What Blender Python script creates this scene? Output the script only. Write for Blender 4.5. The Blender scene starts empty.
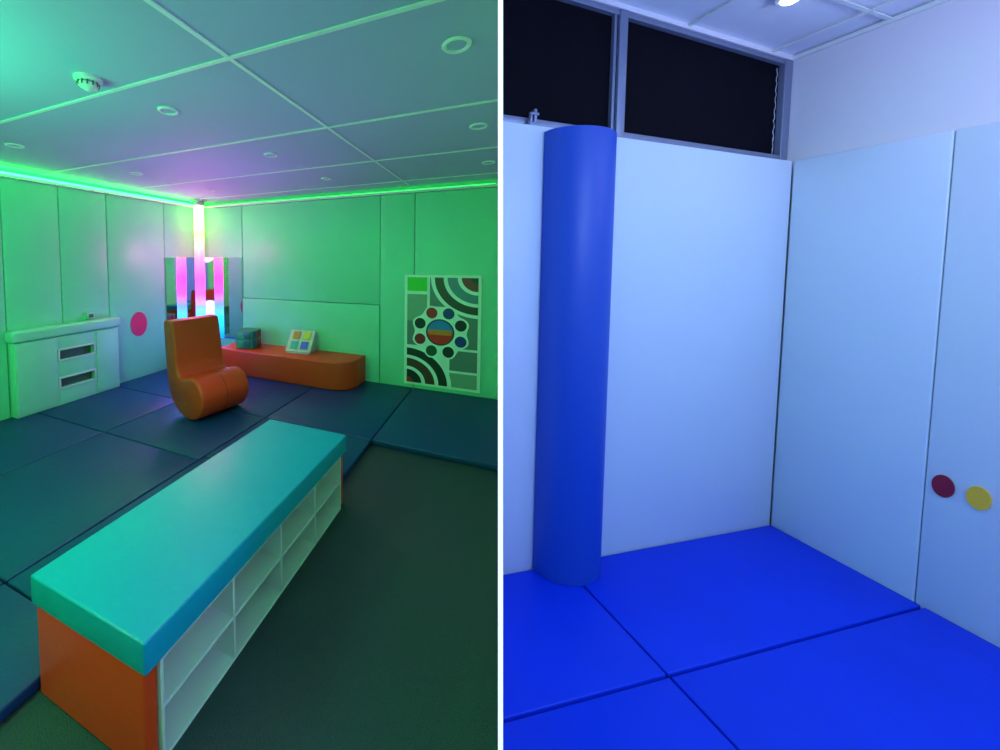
import bpy, bmesh, math, random
from mathutils import Vector, Matrix
random.seed(4)
S=bpy.context.scene
S.view_settings.view_transform='Standard'
S.view_settings.look='None'
COL=S.collection
# ------------------------------------------------------------------ camera
f=371.0; th=math.atan(20/371)
cd=bpy.data.cameras.new("camera"); cam=bpy.data.objects.new("camera",cd); COL.objects.link(cam)
cam.location=(0,0,1.6); cam.rotation_euler=(math.pi/2-th,0,0)
cd.sensor_width=36; cd.lens=f*36/1000; cd.shift_x=.1494; cd.shift_y=-.095; cd.clip_start=.02
S.camera=cam
# ------------------------------------------------------------------ frames (plan axes of the two rooms)
a=math.radians(23.87)
FA=((-2.44,6.02),(math.cos(a),-math.sin(a)),(-math.sin(a),-math.cos(a)))
b_=math.radians(11.4)
FB=((2.546,2.169),(-math.cos(b_),-math.sin(b_)),(math.sin(b_),-math.cos(b_)))
def W(F,p,q,z=0.):
    O,X,Y=F
    return Vector((O[0]+p*X[0]+q*Y[0],O[1]+p*X[1]+q*Y[1],z))
# ------------------------------------------------------------------ materials
def lin(c):
    return tuple((x/12.92 if x<=.04045 else ((x+.055)/1.055)**2.4) for x in [v/255 for v in c])
def mat(name,col,rough=.5,metal=0.,bump=0.,bscale=60.,var=0.,vscale=3.,spec=.5,emit=None,es=0.):
    m=bpy.data.materials.new(name); m.use_nodes=True
    nt=m.node_tree; N=nt.nodes; L=nt.links; B=N["Principled BSDF"]
    c=lin(col)+(1,)
    B.inputs["Base Color"].default_value=c
    B.inputs["Roughness"].default_value=rough; B.inputs["Metallic"].default_value=metal
    B.inputs["Specular IOR Level"].default_value=spec
    tc=N.new("ShaderNodeTexCoord")
    if var>0:
        n=N.new("ShaderNodeTexNoise"); n.inputs["Scale"].default_value=vscale; n.inputs["Detail"].default_value=5
        r=N.new("ShaderNodeMix"); r.data_type='RGBA'
        r.inputs[6].default_value=tuple(x*(1-var) for x in c[:3])+(1,)
        r.inputs[7].default_value=tuple(min(1,x*(1+var)) for x in c[:3])+(1,)
        L.new(tc.outputs["Object"],n.inputs["Vector"]); L.new(n.outputs["Fac"],r.inputs[0]); L.new(r.outputs[2],B.inputs["Base Color"])
    if bump>0:
        n=N.new("ShaderNodeTexNoise"); n.inputs["Scale"].default_value=bscale; n.inputs["Detail"].default_value=3
        bp=N.new("ShaderNodeBump"); bp.inputs["Strength"].default_value=bump; bp.inputs["Distance"].default_value=.01
        L.new(tc.outputs["Object"],n.inputs["Vector"]); L.new(n.outputs["Fac"],bp.inputs["Height"]); L.new(bp.outputs[0],B.inputs["Normal"])
    if emit:
        B.inputs["Emission Color"].default_value=lin(emit)+(1,); B.inputs["Emission Strength"].default_value=es
    return m
# ------------------------------------------------------------------ mesh helpers
def finish(name,bm,m,smooth=False,parent=None):
    bmesh.ops.recalc_face_normals(bm,faces=bm.faces)
    me=bpy.data.meshes.new(name); bm.to_mesh(me); bm.free()
    for mm in (m if isinstance(m,(list,tuple)) else [m]): me.materials.append(mm)
    o=bpy.data.objects.new(name,me); COL.objects.link(o)
    vs=[v.co for v in me.vertices]
    c=Vector([(min(v[i] for v in vs)+max(v[i] for v in vs))/2 for i in range(3)])
    me.transform(Matrix.Translation(-c)); o.location=c
    if smooth:
        for p in me.polygons: p.use_smooth=True
        try: me.set_sharp_from_angle(angle=math.radians(40))
        except Exception: pass
    if parent: o.parent=parent
    return o
def merge(bm,t):
    tm=bpy.data.meshes.new("t"); t.to_mesh(tm); t.free(); bm.from_mesh(tm); bpy.data.meshes.remove(tm)
# room B: the ceiling and wall tops rise gently away from the far corner
RISE=False
def rise(v):
    if not RISE or v.z<1.0: return v
    s=(v.x-FB[0][0])*FB[1][0]+(v.y-FB[0][1])*FB[1][1]
    g=.05*(v.z-1)/1.17 if v.z<2.17 else .05+.07*(v.z-2.17)/.61
    return Vector((v.x,v.y,v.z+g*max(s,0)))
def addhexa(bm,pts8,bev=0.,seg=3):
    t=bmesh.new(); vs=[t.verts.new(rise(p)) for p in pts8]
    for ix in ((0,1,3,2),(4,5,7,6),(0,1,5,4),(2,3,7,6),(0,2,6,4),(1,3,7,5)): t.faces.new([vs[i] for i in ix])
    bmesh.ops.recalc_face_normals(t,faces=t.faces)
    if bev>0: bmesh.ops.bevel(t,geom=list(t.edges),offset=bev,segments=seg,profile=.5,affect='EDGES')
    merge(bm,t)
def addbox(bm,F,p0,p1,q0,q1,z0,z1,bev=0.,seg=3):
    addhexa(bm,[W(F,p,q,z) for z in (z0,z1) for q in (q0,q1) for p in (p0,p1)],bev,seg)
def boxes(name,F,L,m,bev=0.,parent=None,seg=3,smooth=True):
    bm=bmesh.new()
    for l in L:
        if l[1]=='P': addclip(bm,F,l[0],l[2],l[3],l[4],l[5],bev,seg)   # box running up to the partition
        else: addbox(bm,F,*l,bev=bev,seg=seg)
    return finish(name,bm,m,smooth and bev>0,parent)
def prism(name,pts,z0,z1,m,bev=0.,parent=None,seg=4):
    bm=bmesh.new()
    lo=[bm.verts.new(rise(Vector((p[0],p[1],z0)))) for p in pts]; hi=[bm.verts.new(rise(Vector((p[0],p[1],z1)))) for p in pts]
    n=len(pts); bm.faces.new(lo); top=bm.faces.new(hi)
    for i in range(n): bm.faces.new((lo[i],lo[(i+1)%n],hi[(i+1)%n],hi[i]))
    bmesh.ops.recalc_face_normals(bm,faces=bm.faces)
    if bev>0:
        es=[e for e in bm.edges if abs(e.verts[0].co.z-e.verts[1].co.z)<.05]
        bmesh.ops.bevel(bm,geom=es,offset=bev,segments=seg,profile=.5,affect='EDGES')
    return finish(name,bm,m,bev>0,parent)
def lathe(name,prof,loc,m,n=48,parent=None,cap=True):
    bm=bmesh.new(); rings=[]
    for r,z in prof: rings.append([bm.verts.new((loc[0]+r*math.cos(2*math.pi*i/n),loc[1]+r*math.sin(2*math.pi*i/n),loc[2]+z)) for i in range(n)])
    for A,B in zip(rings,rings[1:]):
        for i in range(n): bm.faces.new((A[i],A[(i+1)%n],B[(i+1)%n],B[i]))
    if cap: bm.faces.new(rings[0]); bm.faces.new(rings[-1])
    return finish(name,bm,m,True,parent)
def shape_on(name,fn,outline,d0,d1,m,parent=None):
    bm=bmesh.new(); A=[bm.verts.new(fn(u,v,d0)) for u,v in outline]; B=[bm.verts.new(fn(u,v,d1)) for u,v in outline]
    n=len(outline); bm.faces.new(A); bm.faces.new(B)
    for i in range(n): bm.faces.new((A[i],A[(i+1)%n],B[(i+1)%n],B[i]))
    return finish(name,bm,m,False,parent)
def ell(cx,cy,rx,ry,a0=0,a1=360,n=40):
    k=n if a1-a0<360 else n-1
    return [(cx+rx*math.cos(math.radians(a0+(a1-a0)*i/n)),cy+ry*math.sin(math.radians(a0+(a1-a0)*i/n))) for i in range(k+1)]
def arc(cx,cy,r0,r1,a0,a1,n=24):
    o=[(cx+r1*math.cos(math.radians(a0+(a1-a0)*i/n)),cy+r1*math.sin(math.radians(a0+(a1-a0)*i/n))) for i in range(n+1)]
    return o+[(cx+r0*math.cos(math.radians(a1+(a0-a1)*i/n)),cy+r0*math.sin(math.radians(a1+(a0-a1)*i/n))) for i in range(n+1)]
def empty(name,loc=(0,0,0)):
    e=bpy.data.objects.new(name,None); COL.objects.link(e); e.empty_display_size=.1; return e
# ------------------------------------------------------------------ palette
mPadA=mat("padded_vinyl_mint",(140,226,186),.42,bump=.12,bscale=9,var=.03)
mCeilA=mat("ceiling_panel",(182,184,218),.7,bump=.05,bscale=120,var=.03)
mGrid=mat("ceiling_grid_white",(235,238,235),.5)
mMatA=mat("mat_vinyl_navy",(8,58,112),.42,bump=.15,bscale=40,var=.12,vscale=5)
mCarpet=mat("carpet_dark",(46,62,66),.5,bump=.6,bscale=260,var=.3,vscale=90)
mOrange=mat("vinyl_orange",(255,66,16),.42,bump=.12,bscale=30,var=.05)
mTeal=mat("vinyl_teal",(0,158,192),.4,bump=.12,bscale=25,var=.03)
mWhite=mat("laminate_white",(225,225,220),.45)
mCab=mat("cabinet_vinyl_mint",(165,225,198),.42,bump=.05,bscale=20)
mDark=mat("recess_dark",(85,100,96),.6)
mMir=mat("mirror_acrylic",(225,225,232),.03,metal=1.)
mChrome=mat("collar_metal",(200,200,200),.25,metal=1.)
mPink=mat("spot_pink",(240,50,110),.4)
mBase=mat("bubble_base_blue",(40,110,190),.4)
mPadB=mat("padded_vinyl_white_b",(220,230,240),.42,bump=.10,bscale=7,var=.02)
mWallB=mat("plaster_lilac",(236,228,236),.8,bump=.05,bscale=60)
mCeilB=mat("ceiling_tile_b",(235,237,246),.85,bump=.15,bscale=180)
mMatB=mat("mat_vinyl_blue",(0,58,222),.5,bump=.22,bscale=14,var=.12,vscale=3,spec=.3)
mColB=mat("column_vinyl_blue",(24,78,188),.45,bump=.08,bscale=12)
mAlu=mat("window_aluminium",(135,140,165),.4,metal=.4)
mGlass=mat("window_blackout",(8,6,16),.8,bump=.2,bscale=14,var=.5,vscale=10,spec=.1)
mRed=mat("spot_dark_red",(150,20,50),.45); mYel=mat("spot_yellow",(255,200,50),.45)
mPart=mat("partition_white",(240,240,240),.6)
mEdgeGlow=mat("partition_edge_glow_white",(245,245,245),.5,emit=(255,255,255),es=.75)  # emission put into the material so the edge stays white; no lamp
mLED=mat("led_green",(60,255,120),.5,emit=(20,255,50),es=40)
mLED2=mat("led_green_dim",(60,255,120),.5,emit=(70,255,120),es=1.3)
mOff=mat("downlight_lens",(190,200,200),.3)
def C(n,c,r=.4): return mat(n,c,r)
# ------------------------------------------------------------------ partition between the rooms
ct,st=math.cos(th),math.sin(th)
def camw(x,depth,z):
    h=(z-1.6+depth*st)/ct
    return Vector((x,h*st+depth*ct,z))
def slab(name,xa,xb,d0,d1,z0,z1,m):
    k=149.9/371
    bm=bmesh.new()
    v=[bm.verts.new(camw(x+(d-.95)*k,d,z)) for z in (z0,z1) for d in (d0,d1) for x in (xa,xb)]
    for ix in ((0,1,3,2),(4,5,7,6),(0,1,5,4),(2,3,7,6),(0,2,6,4),(1,3,7,5)): bm.faces.new([v[i] for i in ix])
    return finish(name,bm,m)
HA=2.52; HB=2.78
slab("wall_partition",.3774,.3903,.96,4.7,-.06,HB+.34,mPart)
slab("partition_edge_glow",.3774,.3903,.952,.96,-.06,HB+.34,mEdgeGlow)  # front edge of the partition, glows without being a light
slab("wall_partition_rear",.3774,.3903,-3.0,-.30,-.06,HB+.34,mPart)
def Lp(z,d):
    k=149.9/371; return camw(.38385+(d-.95)*k,d,z)
def inter(p,d,q,e):
    den=d[0]*e[1]-d[1]*e[0]; t=((q[0]-p[0])*e[1]-(q[1]-p[1])*e[0])/den
    return (p[0]+d[0]*t,p[1]+d[1]*t)
def toP(F,q,z):   # where the line q=const meets the partition plane at height z
    l0=Lp(z,0); l1=Lp(z,1); A=W(F,0,q); x=inter((A.x,A.y),F[1],(l0.x,l0.y),(l1.x-l0.x,l1.y-l0.y))
    return Vector((x[0],x[1],z))
def addclip(bm,F,p0,q0,q1,z0,z1,bev=0.,seg=3):
    P8=[]
    for z in (z0,z1):
        for q in (q0,q1): P8+= [W(F,p0,q,z),toP(F,q,z)]
    addhexa(bm,P8,bev,seg)
def room(F,z,depth,ext=0.):
    O=W(F,-ext,-ext); R=W(F,-ext,depth+ext); u=toP(F,-ext,z); v=toP(F,depth+ext,z)
    return [(O.x,O.y),(u.x,u.y),(v.x,v.y),(R.x,R.y)]
def pq(F,pt):
    v=(pt[0]-F[0][0],pt[1]-F[0][1]); return (v[0]*F[1][0]+v[1]*F[1][1],v[0]*F[2][0]+v[1]*F[2][1])
# ------------------------------------------------------------------ ROOM A (sensory room)
prism("floor",room(FA,-.05,6.2,.05),-.10,-.05,mCarpet)
prism("ceiling",room(FA,HA,6.2,.05),HA,HA+.05,mCeilA)
pA=pq(FA,toP(FA,0,0))[0]; pAr=pq(FA,toP(FA,6.2,0))[0]
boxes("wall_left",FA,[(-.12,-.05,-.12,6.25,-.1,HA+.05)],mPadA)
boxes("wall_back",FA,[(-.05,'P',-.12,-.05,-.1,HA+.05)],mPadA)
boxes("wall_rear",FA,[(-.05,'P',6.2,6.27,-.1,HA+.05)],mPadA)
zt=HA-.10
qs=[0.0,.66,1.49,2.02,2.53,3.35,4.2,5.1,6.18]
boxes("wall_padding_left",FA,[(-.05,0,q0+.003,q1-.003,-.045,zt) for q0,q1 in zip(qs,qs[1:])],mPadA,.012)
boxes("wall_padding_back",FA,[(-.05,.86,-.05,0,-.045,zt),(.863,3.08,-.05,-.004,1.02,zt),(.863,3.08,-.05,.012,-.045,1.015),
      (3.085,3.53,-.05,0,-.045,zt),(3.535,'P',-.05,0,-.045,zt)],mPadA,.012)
boxes("trim_2",FA,[(-.05,.02,-.05,6.18,zt+.003,zt+.03),(-.05,'P',-.05,.02,zt+.003,zt+.03)],mGrid)
boxes("led_strip_light",FA,[(.004,.022,.1,6.0,zt+.035,zt+.055)],mLED)
boxes("led_strip_light.001",FA,[(.25,pA-.1,.0,.012,zt+.035,zt+.043)],mLED2)
boxes("led_strip_fill_rear",FA,[(.3,pAr-.1,6.15,6.17,zt+.035,zt+.058)],mLED)  # unseen strip added on the rear wall to spread green light
g=.011
gl=[(3.46-g,3.46+g,0.03,6.1,HA-.006,HA-.0005)]
for q in (.27,1.23,2.18,3.15,4.12): gl.append((.02,'P',q-g,q+g,HA-.0062,HA-.0006))
boxes("trim_3",FA,gl,mGrid)
k=0
for p in (.98,2.70,4.42):
    for q in (.75,1.79,2.84,4.6):
        e=empty("recessed_downlight" if k==0 else "recessed_downlight.%03d"%k); k+=1
        c=W(FA,p,q,HA)
        lathe("rim",[(.062,-.001),(.062,-.006),(.056,-.012),(.046,-.010),(.042,-.003),(.042,-.001)],c,mGrid,32,e,cap=False)
        lathe("lens",[(.0415,-.001),(.0415,-.004),(.001,-.004)],c,mCeilA,32,e)
c=W(FA,2.67,3.29,HA); e=empty("smoke_detector")
lathe("base",[(.062,0),(.062,-.014),(.052,-.022),(.040,-.024),(.030,-.026)],c,mWhite,32,e)
lathe("cage",[(.030,-.026),(.044,-.030),(.046,-.040),(.038,-.048),(.030,-.050),(.016,-.062),(.004,-.064)],c,mWhite,32,e)
boxes("vents",((c.x,c.y),(1,0),(0,1)),[(.045*math.cos(t)-.003,.045*math.cos(t)+.003,.045*math.sin(t)-.003,.045*math.sin(t)+.003,HA-.044,HA-.022) for t in [i*math.pi/6 for i in range(12)]],mDark,parent=e)
ml=[]; gp=.0045
def cells(ps,qs):
    for p0,p1 in zip(ps,ps[1:]):
        for q0,q1 in zip(qs,qs[1:]): ml.append((p0+gp,p1-gp,q0+gp,q1-gp,-.05,0))
cells([0.0,1.2,2.38,3.53],[0.0,1.49]); ml.append((3.53+gp,'P',gp,1.49-gp,-.05,0))
cells([0.0,1.2,2.38],[1.49,2.36,3.6,4.8,6.15])
ml.append((2.38+gp,3.53,1.49+gp,2.30,-.05,0))
ml.append((2.38+gp,3.03,2.309,3.6-gp,-.05,0)); ml.append((2.38+gp,3.03,3.6+gp,4.8,-.05,0))
boxes("floor_mats",FA,ml,mMatA,.010)
boxes("wall_mirror",FA,[(0.001,.012,.02,.66,.29,1.64)],mMir)
boxes("wall_mirror.001",FA,[(.02,.855,.001,.012,.37,1.64)],mMir)
# bubble tube
bt=empty("bubble_tube_lamp"); c=W(FA,.21,.21,0)
mT=bpy.data.materials.new("bubble_tube_glow"); mT.use_nodes=True
nt=mT.node_tree; N=nt.nodes; L=nt.links; B=N["Principled BSDF"]
tc=N.new("ShaderNodeTexCoord"); sp=N.new("ShaderNodeSeparateXYZ"); rp=N.new("ShaderNodeValToRGB")
L.new(tc.outputs["Generated"],sp.inputs[0]); L.new(sp.outputs["Z"],rp.inputs[0])
cr=rp.color_ramp; stops=[(0,(10,100,255)),(.16,(30,180,255)),(.27,(90,120,255)),(.36,(190,70,240)),(.48,(255,60,180)),(.62,(255,95,140)),(.80,(255,165,110)),(1,(240,245,180))]
cr.elements[0].position=0; cr.elements[0].color=lin(stops[0][1])+(1,)
cr.elements[1].position=1; cr.elements[1].color=lin(stops[-1][1])+(1,)
for s,cc in stops[1:-1]:
    el=cr.elements.new(s); el.color=lin(cc)+(1,)
L.new(rp.outputs[0],B.inputs["Emission Color"]); L.new(rp.outputs[0],B.inputs["Base Color"]); B.inputs["Emission Strength"].default_value=3.6
B.inputs["Roughness"].default_value=.15
lathe("tube",[(.072,.30),(.072,HA-.09)],c,mT,40,bt)
lathe("collar_top",[(.085,HA-.09),(.085,HA-.03),(.12,HA-.03),(.12,HA-.002)],c,mChrome,40,bt)
lathe("collar_base",[(.11,.245),(.11,.27),(.085,.29),(.085,.30)],c,mChrome,40,bt)
boxes("plinth",FA,[(.015,.78,.015,.62,0,.245)],mBase,.03,parent=bt)
pts=[W(FA,.79,.016),W(FA,.79,.50)]+[W(FA,2.62+.27*math.sin(t),.25+.27*math.cos(t)) for t in [math.pi/2*i/12 for i in range(13)]]+[W(FA,2.89,.016)]
prism("padded_plinth_seat",[(v.x,v.y) for v in pts],0,.35,mOrange,.02)
def rotframe(F,p,q,deg):
    o=W(F,p,q); r=math.radians(deg); X,Y=F[1],F[2]
    c_,s_=math.cos(r),math.sin(r)
    return ((o.x,o.y),(X[0]*c_+Y[0]*s_,X[1]*c_+Y[1]*s_),(-X[0]*s_+Y[0]*c_,-X[1]*s_+Y[1]*c_))
e=empty("activity_cube"); R=rotframe(FA,1.20,.29,-8)
boxes("body",R,[(-.13,.13,-.13,.13,.35,.61)],C("cube_green",(40,150,95)),.015,parent=e)
mCr=C("cube_red",(170,30,60)); mCg=C("cube_dark_green",(20,110,70)); mCb=C("cube_blue",(40,80,170)); mLf=C("cube_leaf",(60,170,90))
for i,(u,v) in enumerate([(-.06,.06),(.06,.06),(-.06,-.06),(.06,-.06)]):
    boxes("patch_left_%d"%i,R,[(-.135,-.128,u-.05,u+.05,.48+v-.05,.48+v+.05)],mCr,.003,parent=e)
    boxes("patch_right_%d"%i,R,[(.128,.135,u-.05,u+.05,.48+v-.05,.48+v+.05)],mCr if i%2==0 else mCb,.003,parent=e)
    boxes("patch_front_%d"%i,R,[(u-.05,u+.05,.128,.135,.48+v-.05,.48+v+.05)],mCg if i%2 else mLf,.003,parent=e)
e=empty("activity_board"); R=rotframe(FA,2.02,.16,-6)
def lean(u,v,d):
    ang=math.radians(38); return W(R,u,.16-v*math.sin(ang)+d*math.cos(ang),.352+v*math.cos(ang)+d*math.sin(ang)+.02)
def rect(u0,u1,v0,v1): return [(u0,v0),(u1,v0),(u1,v1),(u0,v1)]
shape_on("board",lean,rect(-.18,.18,0,.32),-.02,.012,C("board_cream",(225,215,195)),e)
shape_on("wedge",lambda u,v,d:W(R,d,u,v+.351),[(.165,0),(-.10,0),(-.045,.25),(-.03,.25),(.14,.03)],-.16,.16,C("board_side",(200,200,195)),e)
for i,(u,v,cc) in enumerate([(-.075,.235,(235,150,60)),(.075,.235,(235,220,60)),(-.075,.09,(70,200,170)),(.075,.09,(90,110,220))]):
    shape_on("tile_%d"%i,lean,rect(u-.05,u+.05,v-.055,v+.055),.010,.024,C("tile_col_%d"%i,cc),e)
shape_on("wall_spot",lambda u,v,d:W(FA,d,u,v),ell(1.10,.73,.12,.165),.0005,.008,mPink)
# cabinet on left wall
e=empty("padded_cabinet")
pd=.12
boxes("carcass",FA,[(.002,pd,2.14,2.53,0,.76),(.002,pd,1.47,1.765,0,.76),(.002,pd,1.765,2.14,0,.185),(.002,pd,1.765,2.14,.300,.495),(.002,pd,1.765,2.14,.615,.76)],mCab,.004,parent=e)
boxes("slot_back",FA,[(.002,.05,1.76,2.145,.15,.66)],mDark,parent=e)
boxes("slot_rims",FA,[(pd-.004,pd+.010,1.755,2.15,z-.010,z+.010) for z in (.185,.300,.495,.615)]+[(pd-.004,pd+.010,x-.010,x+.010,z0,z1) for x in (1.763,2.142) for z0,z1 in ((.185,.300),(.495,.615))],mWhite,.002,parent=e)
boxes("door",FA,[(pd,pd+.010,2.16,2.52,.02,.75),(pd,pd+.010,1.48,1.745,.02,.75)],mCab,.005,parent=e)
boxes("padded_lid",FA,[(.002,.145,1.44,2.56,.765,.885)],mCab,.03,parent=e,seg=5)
e=empty("wall_control_box")
boxes("case",FA,[(.002,.05,1.70,1.79,.90,.97)],mCab,.006,parent=e); boxes("button",FA,[(.05,.056,1.72,1.77,.915,.955)],mDark,.002,parent=e)
# sensory wall panel on the back wall
e=empty("sensory_wall_panel"); PX,PZ=3.42,.05
fn=lambda u,v,d:W(FA,PX+u*1.16,d,PZ+v)
PW=(240,250,238)
mint=C("panel_white",PW); slate=C("panel_slate",(110,130,125)); sage=C("panel_sage",(140,170,145)); dk=C("panel_dark",(30,45,50))
Wd,Ht=.78,1.37
shape_on("board",fn,rect(0,Wd,0,Ht),.001,.028,mint,e)
def part(n,o,m,z=.006): shape_on(n,fn,o,.027,.028+z,m,e)
part("tile_green",rect(.03,.24,1.17,1.34),C("panel_green",(60,215,60)))
part("bg_top",rect(.27,.75,.99,1.34),slate); part("bg_side",rect(.03,.24,.80,1.13),sage)
part("bg_mid",rect(.03,.75,.50,.96),slate,.004); part("bg_low_right",rect(.48,.75,.03,.20),sage); part("bg_low_mid",rect(.48,.75,.23,.47),slate)
for i,(r0,r1,cc) in enumerate([(.43,.47,PW),(.34,.43,(60,70,60)),(.30,.34,PW),(.20,.30,(90,140,150)),(.16,.20,PW),(.07,.16,(150,60,60)),(.001,.07,(30,60,70))]):
    part("arc_top_%d"%i,arc(.75,1.34,r0,r1,180,270),C("arc_t%d"%i,cc),.009+i*.0002)
for i,(r0,r1,cc) in enumerate([(.43,.47,PW),(.34,.43,(35,50,45)),(.30,.34,PW),(.20,.30,(95,55,45)),(.16,.20,PW),(.07,.16,(35,45,50)),(.001,.07,(190,50,50))]):
    part("arc_low_%d"%i,arc(.03,.03,r0,r1,0,90),C("arc_l%d"%i,cc),.009+i*.0002)
cx,cy=.38,.68
lobes=[]
for i in range(96):
    t=2*math.pi*i/96; k_=1+.07*math.cos(8*(t-math.radians(22.5)))
    lobes.append((cx+.285*k_*math.cos(t),cy+.315*k_*math.sin(t)))
part("disc",lobes,C("panel_disc",PW),.0125)
cols=[(25,40,50),(20,60,130),(200,40,50),(25,40,50),(170,30,50),(30,90,60),(25,40,50),(30,50,140)]
for i,cc in enumerate(cols):
    t=math.radians(i*45+22.5); part("dot_%d"%i,ell(cx+.225*math.cos(t),cy+.25*math.sin(t),.058,.066,n=24),C("dot_c%d"%i,cc),.016)
part("core_ring",ell(cx,cy,.145,.16),dk,.015)
part("core_top",ell(cx,cy,.13,.145,0,180),C("core_blue",(50,130,210)),.019)
part("core_low",ell(cx,cy,.13,.145,180,360),C("core_red",(250,45,40)),.019)
part("core_band",rect(cx-.12,cx+.12,cy-.03,cy+.03),C("core_orange",(255,130,50)),.021)
# ------------------------------------------------------------------ storage bench
e=empty("storage_bench"); p0,p1,q0,q1=3.047,3.647,2.313,3.783; zb=-.05; zc=.315
boxes("seat_cushion",FA,[(p0-.01,p1+.01,q0-.01,q1+.01,zc,zc+.112)],mTeal,.009,parent=e,seg=4)
boxes("padded_end",FA,[(p0,p1-.012,q1-.05,q1,zb,zc-.002),(p0,p1-.01,q0,q0+.05,zb,zc-.002)],mOrange,.012,parent=e,seg=4)
boxes("padded_side",FA,[(p0,p0+.05,q0+.05,q1-.05,zb,zc-.002)],mOrange,.012,parent=e)
t=.012; x0,x1=p1-.34,p1; y0,y1=q0+.055,q1-.052
shelf=[(x0,x1,y0,y1,zb,zb+t),(x0,x1,y0,y1,zc-.002-t,zc-.002),(x0,x0+.008,y0,y1,zb,zc-.002)]
zm=(zb+zc)/2; shelf.append((x0,x1-.003,y0,y1,zm-t/2,zm+t/2))
for i in range(5):
    y=y0+(y1-y0-t)*i/4; shelf.append((x0,x1-.001,y,y+t,zb,zc-.002))
boxes("cubby_shelves",FA,shelf,mWhite,.0015,parent=e,seg=1)
# ------------------------------------------------------------------ rocker chair
e=empty("foam_rocker_chair")
ctrl=[(-.50,.93),(-.46,.965),(-.36,.965),(-.32,.93),(-.28,.70),(-.25,.50),(-.20,.405),(-.12,.40),(-.03,.425),(.07,.425),(.16,.37),(.215,.27),(.20,.15),(.12,.05),(0,.005),(-.12,.005),(-.25,.05),(-.36,.14),(-.43,.28),(-.465,.50),(-.49,.75)]
def crm(P,n=5):
    out=[];m=len(P)
    for i in range(m):
        a0,a1,a2,a3=[Vector(P[(i+j-1)%m]) for j in range(4)]
        for k in range(n):
            t=k/n; out.append(.5*((2*a1)+(-a0+a2)*t+(2*a0-5*a1+4*a2-a3)*t*t+(-a0+3*a1-3*a2+a3)*t**3))
    return out
prof=crm(ctrl); O=(-1.425,3.83); D=(.80,-.60); X=(.60,.80)
def chairw(s,z,w): return Vector((O[0]+D[0]*s+X[0]*w,O[1]+D[1]*s+X[1]*w,z))
bm=bmesh.new(); hw=.28
n=len(prof)
def inset(d):
    res=[]
    for i in range(n):
        tg=(prof[(i+1)%n]-prof[i-1]).normalized(); nn=Vector((tg.y,-tg.x)); res.append(prof[i]+nn*d)
    return res
area=sum(prof[i].x*prof[(i+1)%n].y-prof[(i+1)%n].x*prof[i].y for i in range(n))
sg=1 if area<0 else -1
loops=[]
for d,w in [(.03,-hw),(.012,-hw+.006),(.003,-hw+.018),(0,-hw+.035),(0,hw-.035),(.003,hw-.018),(.012,hw-.006),(.03,hw)]:
    loops.append([bm.verts.new(chairw(v.x,max(v.y,.0),w)) for v in inset(sg*d)])
for A,Bq in zip(loops,loops[1:]):
    for i in range(n): bm.faces.new((A[i],A[(i+1)%n],Bq[(i+1)%n],Bq[i]))
bm.faces.new(loops[0]); bm.faces.new(loops[-1])
finish("rocker_body",bm,mOrange,True,e)
bm=bmesh.new()
out=inset(-sg*.003)
R_=[[bm.verts.new(chairw(out[i].x,out[i].y,w)) for w in (-.003,.003)] for i in range(5*6,5*13)]
for A,Bq in zip(R_,R_[1:]): bm.faces.new((A[0],A[1],Bq[1],Bq[0]))
finish("seam",bm,C("seam_dark_orange",(150,45,15)),False,e)
# ------------------------------------------------------------------ ROOM B (blue padded corner)
RISE=True
prism("floor.001",room(FB,-.05,4.4,.12),-.10,-.05,mCarpet)
prism("ceiling.001",room(FB,HB,4.4,.12),HB,HB+.05,mCeilB)
sB=pq(FB,toP(FB,0,0))[0]
PT=2.17
boxes("wall_right",FB,[(-.12,-.05,-.12,4.45,-.1,HB+.05)],mWallB)
boxes("wall_window",FB,[(-.05,'P',-.12,-.05,-.1,PT+.012),(-.05,'P',-.12,-.05,HB-.02,HB+.05)],mWallB)
boxes("wall_rear.001",FB,[(-.05,'P',4.4,4.47,-.1,HB+.05)],mWallB)
boxes("wall_padding_window",FB,[(0.0,1.46,-.05,0,-.045,PT),(1.464,'P',-.05,0,-.045,PT)],mPadB,.008)
boxes("wall_padding_right",FB,[(-.05,0,0.002,.518,-.045,PT),(-.05,0,.521,1.70,-.045,PT),(-.05,0,1.705,2.9,-.045,PT),(-.05,0,2.905,4.38,-.045,PT)],mPadB,.006)
ml=[]
for q0_,q1_ in ((0,.545),(.545,1.99),(1.99,4.38)):
    ml.append((gp,1.455-gp,q0_+gp,q1_-gp,-.05,0)); ml.append((1.455+gp,'P',q0_+gp,q1_-gp,-.05,0))
boxes("floor_mats.001",FB,ml,mMatB,.006)
# padded column (rounded wrap standing against the wall padding)
cx_,cy_,rx,ry=1.452,.010,.182,.135
pts=[W(FB,cx_-rx,.002)]+[W(FB,cx_-rx*math.cos(t),cy_+ry*math.sin(t)) for t in [math.pi*i/64 for i in range(65)]]+[W(FB,cx_+rx,.002)]
e=empty("padded_column")
prism("cover",[(v.x,v.y) for v in pts],0,2.145,mColB,.005,parent=e)
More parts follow.
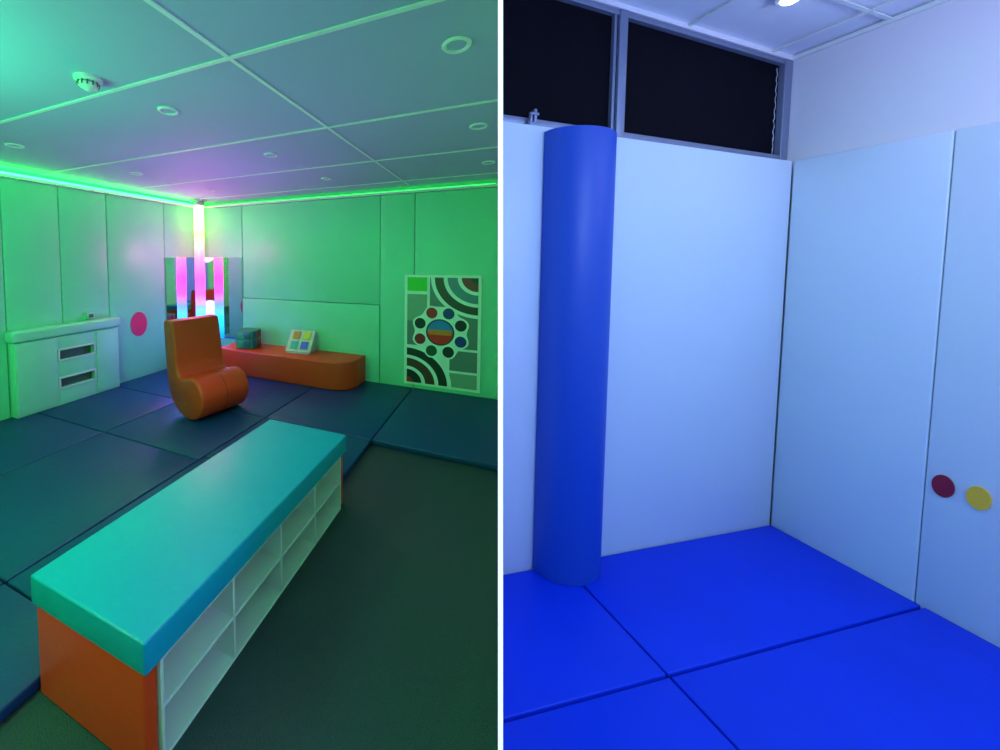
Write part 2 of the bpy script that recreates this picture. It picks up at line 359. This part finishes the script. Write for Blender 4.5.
# window band
e=empty("window_1"); zw0,zw1=PT+.015,HB-.02
fr=[(-.02,'P',-.10,-.055,zw0,zw0+.03),(-.02,'P',-.10,-.055,zw1-.025,zw1),(-.045,.012,-.10,-.05,zw0,zw1),(1.115,1.165,-.10,-.048,zw0,zw1),(1.17,1.187,-.10,-.06,zw0,zw1)]
boxes("frame",FB,fr,mAlu,.003,parent=e)
boxes("pane",FB,[(0,'P',-.085,-.08,zw0,zw1)],mGlass,parent=e)
bm=bmesh.new(); pr=None
for i in range(41):
    z=zw0+.035+(zw1-zw0-.07)*i/40; x=.022+.004*math.sin(i*1.3)+.004*random.random(); w=.003+.006*random.random()*(1-i/60)
    cur=[bm.verts.new(W(FB,x,-.079,z)),bm.verts.new(W(FB,x+w,-.079,z))]
    if pr: bm.faces.new((pr[0],pr[1],cur[1],cur[0]))
    pr=cur
finish("blind_edge_leak",bm,C("blind_edge_leak_white",(210,215,230)),False,e)  # pale strip paints the light leaking past the blind's edge
e=empty("window_latch")
boxes("body",FB,[(1.64,1.70,-.045,-.02,PT+.001,PT+.02),(1.655,1.67,-.04,-.025,PT+.02,PT+.075),(1.68,1.692,-.04,-.025,PT+.02,PT+.06),(1.645,1.685,-.042,-.023,PT+.05,PT+.06)],mAlu,.002,parent=e)
gl=[]
for s in [x*.6+.12 for x in range(0,3)]: gl.append((s-.008,s+.008,-.05,4.3,HB-.006,HB-.0005))
for q in [x*.6+.30 for x in range(0,7)]: gl.append((-.05,'P',q-.008,q+.008,HB-.0062,HB-.0006))
boxes("trim_4",FB,gl,mGrid)
boxes("trim_5",FB,[(-.05,-.03,-.05,4.3,HB-.02,HB)],mGrid)
for nm,t_,m_ in (("wall_spot.001",.569,mRed),("wall_spot.002",.655,mYel)):
    shape_on(nm,lambda u,v,d:W(FB,d,u,v),ell(t_,.588,.029,.05),.0005,.006,m_)
e=empty("ceiling_spotlight"); c=rise(W(FB,.54,.255,HB)); c.z-=.002
lathe("rim",[(.05,0.002),(.05,-.012),(.04,-.018)],c,mGrid,32,e)
lathe("bulb",[(.032,-.018),(.030,-.028),(.018,-.036),(.004,-.038)],c,mat("bulb_glow",(255,255,255),.4,emit=(220,225,255),es=14),32,e)
RISE=False
# ------------------------------------------------------------------ lights
def pl(name,loc,col,e,r=.1,spot=None,up=False):
    l=bpy.data.lights.new(name,'SPOT' if spot else 'POINT'); l.color=col; l.energy=e; l.shadow_soft_size=r
    if spot: l.spot_size=math.radians(spot); l.spot_blend=.9
    o=bpy.data.objects.new(name,l); COL.objects.link(o); o.location=loc
    if up: o.rotation_euler=(math.pi,0,0)
    return o
pl("fill_a_green",W(FA,2.3,4.2,1.9),(.02,1,.38),72,.3)  # added fill without a fixture, strengthens the green on the walls
pl("fill_a_neutral",W(FA,3.5,3.1,2.42),(.60,.66,1),26,.25,115)  # added fill above the bench, not one of the downlights
pl("fill_a_violet",W(FA,1.9,1.6,1.3),(.62,.18,1),32,.5,150,up=True)  # added upward fill, tints the ceiling violet; no fixture here
pl("fill_a_violet_side",W(FA,3.4,2.6,1.3),(.45,.28,1),10,.4,150,up=True)  # second added upward fill for the ceiling's violet tone
pl("fill_a_pink",W(FA,.6,.7,1.75),(1,.13,.70),20,.2)  # added beside the tube to widen its pink glow
pl("fill_a_blue",W(FA,.9,1.1,.6),(.18,.2,1),15,.2)  # added low near the tube to push its blue onto the floor
pl("fill_a_warm",W(FA,2.5,2.5,2.42),(1,.40,.4),28,.25,85)  # added fill over the chair to bring out the orange
pl("fill_a_warm_rear",W(FA,2.9,5.0,1.1),(1,.28,.12),17,.2,None)  # unseen fill added to warm the orange end of the bench
pl("lamp_b_main",W(FB,1.1,2.2,2.2),(.38,.59,1),78,.3)
pl("lamp_b_corner",W(FB,.6,.9,2.3),(.66,.68,1),4.5,.2)
w=bpy.data.worlds.new("world"); S.world=w; w.use_nodes=True
w.node_tree.nodes["Background"].inputs[0].default_value=(.1,.2,.3,1); w.node_tree.nodes["Background"].inputs[1].default_value=.1
